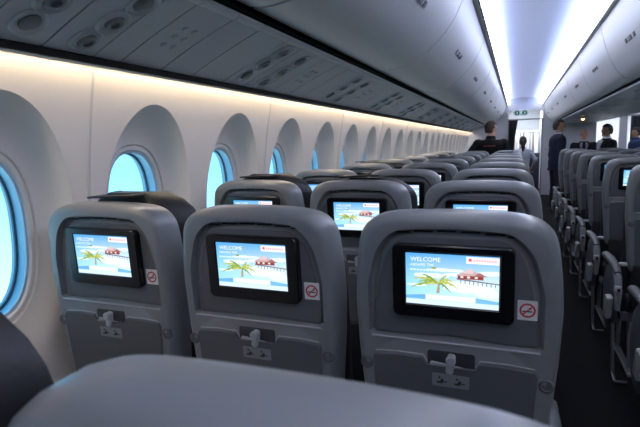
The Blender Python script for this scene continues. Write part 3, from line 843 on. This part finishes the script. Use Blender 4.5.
    loft(bm, [torso_ring(f, H, g_, .016 if nm_ != 'blouse' else .008, lean) for f in low+T])
    if nm_ != 'blouse' and not shirt: tube(bm, [nb-Vector((0, 0, .02)), nb+Vector((0, 0, .035))], [.085, .068], 16)
    else: tube(bm, [nb-Vector((0, 0, .03)), nb+Vector((0, -.008, .012))], [.088*gsc, .066*gsc], 16)
    for nm in 'lr': arm(bm, nm, .064*gsc if nm_ != 'blouse' else .054*gsc, .052*gsc, .040*gsc, .97 if nm_ != 'blouse' else .35)
    jk = obj(nm_, bm, mat('cloth_%.3f_%.3f_%.3f' % tc_, tc_, .85, .2, bump=.4, bscale=40, var=.15), root); remesh(jk, .009, 4)
    bm = bmesh.new(); loft(bm, [torso_ring(f, H, gsc, .010, lean) for f in [(.47, .17, .115), (.50, .172, .115), (.53, .175, .118), (.575, .165, .11)]])
    for s in (-1, 1): leg(bm, s, .094, .072, .062, .07)
    tr__ = obj('trousers', bm, mat('cloth_%.3f_%.3f_%.3f' % legs, legs, .85, .2, bump=.3, bscale=60, var=.1), root); remesh(tr__, .010, 3)
    for s in (-1, 1):
        bm = bmesh.new(); tube(bm, [(s*.10, -.06, .042), (s*.10, -.03, .045), (s*.107, .04, .048), (s*.118, .13, .035), (s*.122, .19, .028)], [.03, .042, .044, .042, .022], 14, .85)
        for v in bm.verts: v.co.z = max(v.co.z, .0)
        obj('shoe', bm, mat('shoe_leather', (.01, .01, .01), .3), root)
    # --- hair
    if True:
        bm = bmesh.new(); vs = ball(bm, (0, 0, 0), 1, 4)
        dele = []
        for v in vs:
            x, y, z = v.co
            keep = (z > .42 if y > .25 else (z > -.02 if y > -.05 else z > -.62))
            if bald: keep = (y < -.02 and -.5 < z < .34) or (abs(x) > .8 and y < .15 and -.1 < z < .3)
            if girl and y > .25: keep = z > .55
            if not keep: dele.append(v)
        bmesh.ops.delete(bm, geom=dele, context='VERTS')
        for v in bm.verts:
            x, y, z = v.co; k = 1.065 if not bald else 1.035; k += .025*math.sin(x*9+y*7)*math.sin(z*8)*(0 if bald else 1)
            if y > 0 and not bald: k += .03*y
            v.co = Vector((x*.077*k, y*(.098 if y < 0 else .091)*k-.005, z*.117*k))
        bmesh.ops.solidify(bm, geom=bm.faces[:], thickness=-.008)
        for v in bm.verts: v.co = hm@v.co
        hr = obj('hair', bm, mat('hair_%s' % hair_col[0], hair_col[1], .6, .3, bump=.6, bscale=150, var=.3), root)
        if pony:
            bm = bmesh.new(); tube(bm, [hm@Vector(p) for p in ((0, -.09, .03), (0, -.135, .0), (0, -.145, -.08), (0.005, -.13, -.17), (0, -.125, -.27))], [.022, .034, .038, .032, .006], 12)
            obj('ponytail', bm, hr.data.materials[0], hr)
    for s in (-1, 1):
        bm = bmesh.new(); vs = ball(bm, (s*.030, .0785, .010), (.011, .007, .006), 2); 
        for v in vs: v.co = hm@v.co
        ey = obj('eye', bm, mat('eye_white', (.7, .68, .65), .3), root)
        bm = bmesh.new(); vs = ball(bm, (s*.030, .0835, .010), (.005, .0035, .005), 2)
        for v in vs: v.co = hm@v.co
        obj('iris', bm, blk, ey)
    bm = bmesh.new()
    tube(bm, [(-.021, .0855, -.0555), (0, .096, -.055), (.021, .0855, -.0555)], [.002, .0035, .002], 8)
    for v in bm.verts: v.co = hm@v.co
    obj('lips', bm, mat('lips', (.36, .14, .12), .5), root)
    # --- shirt front, collar, tie
    def patch(nm, z0, z1, a0, a1, off, col, n1=12):
        bm = bmesh.new(); rows = []
        def ring_at(zf):
            for (z_, a, b), (z2, a2, b2) in zip(TOR, TOR[1:]):
                if zf <= z2: t = (zf-z_)/(z2-z_); return a+(a2-a)*t, b+(b2-b)*t
            return TOR[-1][1:]
        for q in range(n1+1):
            t = q/n1; zf = z0+(z1-z0)*t; a, b = ring_at(zf); a = a*g_+off; b = b*g_+off; hw = a0+(a1-a0)*t; k = zf*H-.5*H
            rows.append([Vector((a*math.sin(u)+lean[0]*k, b*math.cos(u)+lean[1]*k, zf*H)) for u in [-hw+2*hw*i/8 for i in range(9)]])
        loft(bm, rows, closed=False, cap=False); bmesh.ops.solidify(bm, geom=bm.faces[:], thickness=.003)
        return obj(nm, bm, mat('cloth_%.3f_%.3f_%.3f' % col, col, .8, .2), root)
    if shirt:
        patch('shirt', .64, .835, .04, .42, .021, shirt)
        bm = bmesh.new(); tube(bm, [nb-Vector((0, -.004, .025)), nb+Vector((0, .0, .028))], [.080*gsc, .062*gsc], 18); obj('collar', bm, mat('cloth_%.3f_%.3f_%.3f' % shirt, shirt, .8, .2), root)
    if tie: patch('tie', .60, .835, .16, .12, .027, tie)
    return root
hang = lambda s, H: [(s*.235, -.02, .62*H), (s*.22, .06, .47*H)]
BH = ('black', (.012, .010, .009)); BR = ('brown', (.035, .02, .013)); GY = ('grey', (.35, .33, .31))
pb = person('man in black jacket with dark hair standing among the left block seats, seen from behind', (-.40, 8.25, 0), -.12, 1.645, 'fair', BR,
       {'l': [(-.36, -.06, 1.05), (-.42, .14, 1.22-.12)], 'r': [(.27, .02, 1.06), (.24, .20, .92)]}, headyaw=-.95, lean=(0.02, .05), top=('jacket', '', (.006, .006, .007)), build=1.12)
# small print across the back of the jacket
bm = bmesh.new(); rr = random.Random(2)
for k in range(8):
    u = -.06+.022*k; vs = box(bm, u, u+.017, -.1545, -.150, 1.270, 1.284)
    for v in vs: v.co.y += .10*v.co.x**2*6
jp = obj('back_print', bm, red, pb); jp['label'] = 'small dull red print across the jacket back'; jp.data.materials.clear(); jp.data.materials.append(mat('dull_red_print', (.30, .04, .04), .6))
person('woman with a dark ponytail and pale shirt standing in the aisle, seen from behind', (.10, 10.5, 0), .05, 1.42, 'fair', BR,
       {'l': [(-.23, -.01, .98), (-.19, .14, .82)], 'r': [(.23, -.01, .98), (.20, .14, .82)]}, top=('blouse', '', (.42, .46, .54)), pony=True, girl=True, build=.94, legs=(.02, .02, .03))
person('dark haired man in navy suit and pale shirt at the left of the suited group', (.69, 10.4, 0), -pi/2+.55-.25, 1.705, 'tan', BH,
       {'l': hang(-1, 1.705), 'r': hang(1, 1.705)}, headyaw=-.5, top=('suit_jacket', '', (.012, .014, .03)), shirt=(.40, .46, .58), lean=(0, .02))
person('balding older man in dark suit and tie, middle of the suited group', (1.20, 10.95, 0), pi-.1, 1.535, 'pink', GY,
       {'l': [(-.27, .02, 1.0), (-.20, .24, 1.02)], 'r': hang(1, 1.535)}, top=('suit_jacket', '', (.014, .014, .018)), shirt=(.5, .5, .52), tie=(.03, .03, .07), bald=True, build=1.0)
person('man in black suit with white collar, facing left with one hand out', (1.47, 10.15, 0), pi/2+.35, 1.585, 'tan', BH,
       {'l': [(-.24, .10, 1.03), (-.16, .34, 1.05)], 'r': hang(1, 1.605)}, top=('suit_jacket', '', (.008, .008, .01)), shirt=(.62, .62, .62), build=1.05)
person('dim figure in blue in front of the curtain at the right edge', (2.34, 12.4, 0), pi/2+.2, 1.55, 'tan', BH,
       {'l': hang(-1, 1.55), 'r': hang(1, 1.55)}, top=('shirt_top', '', (.03, .05, .12)))
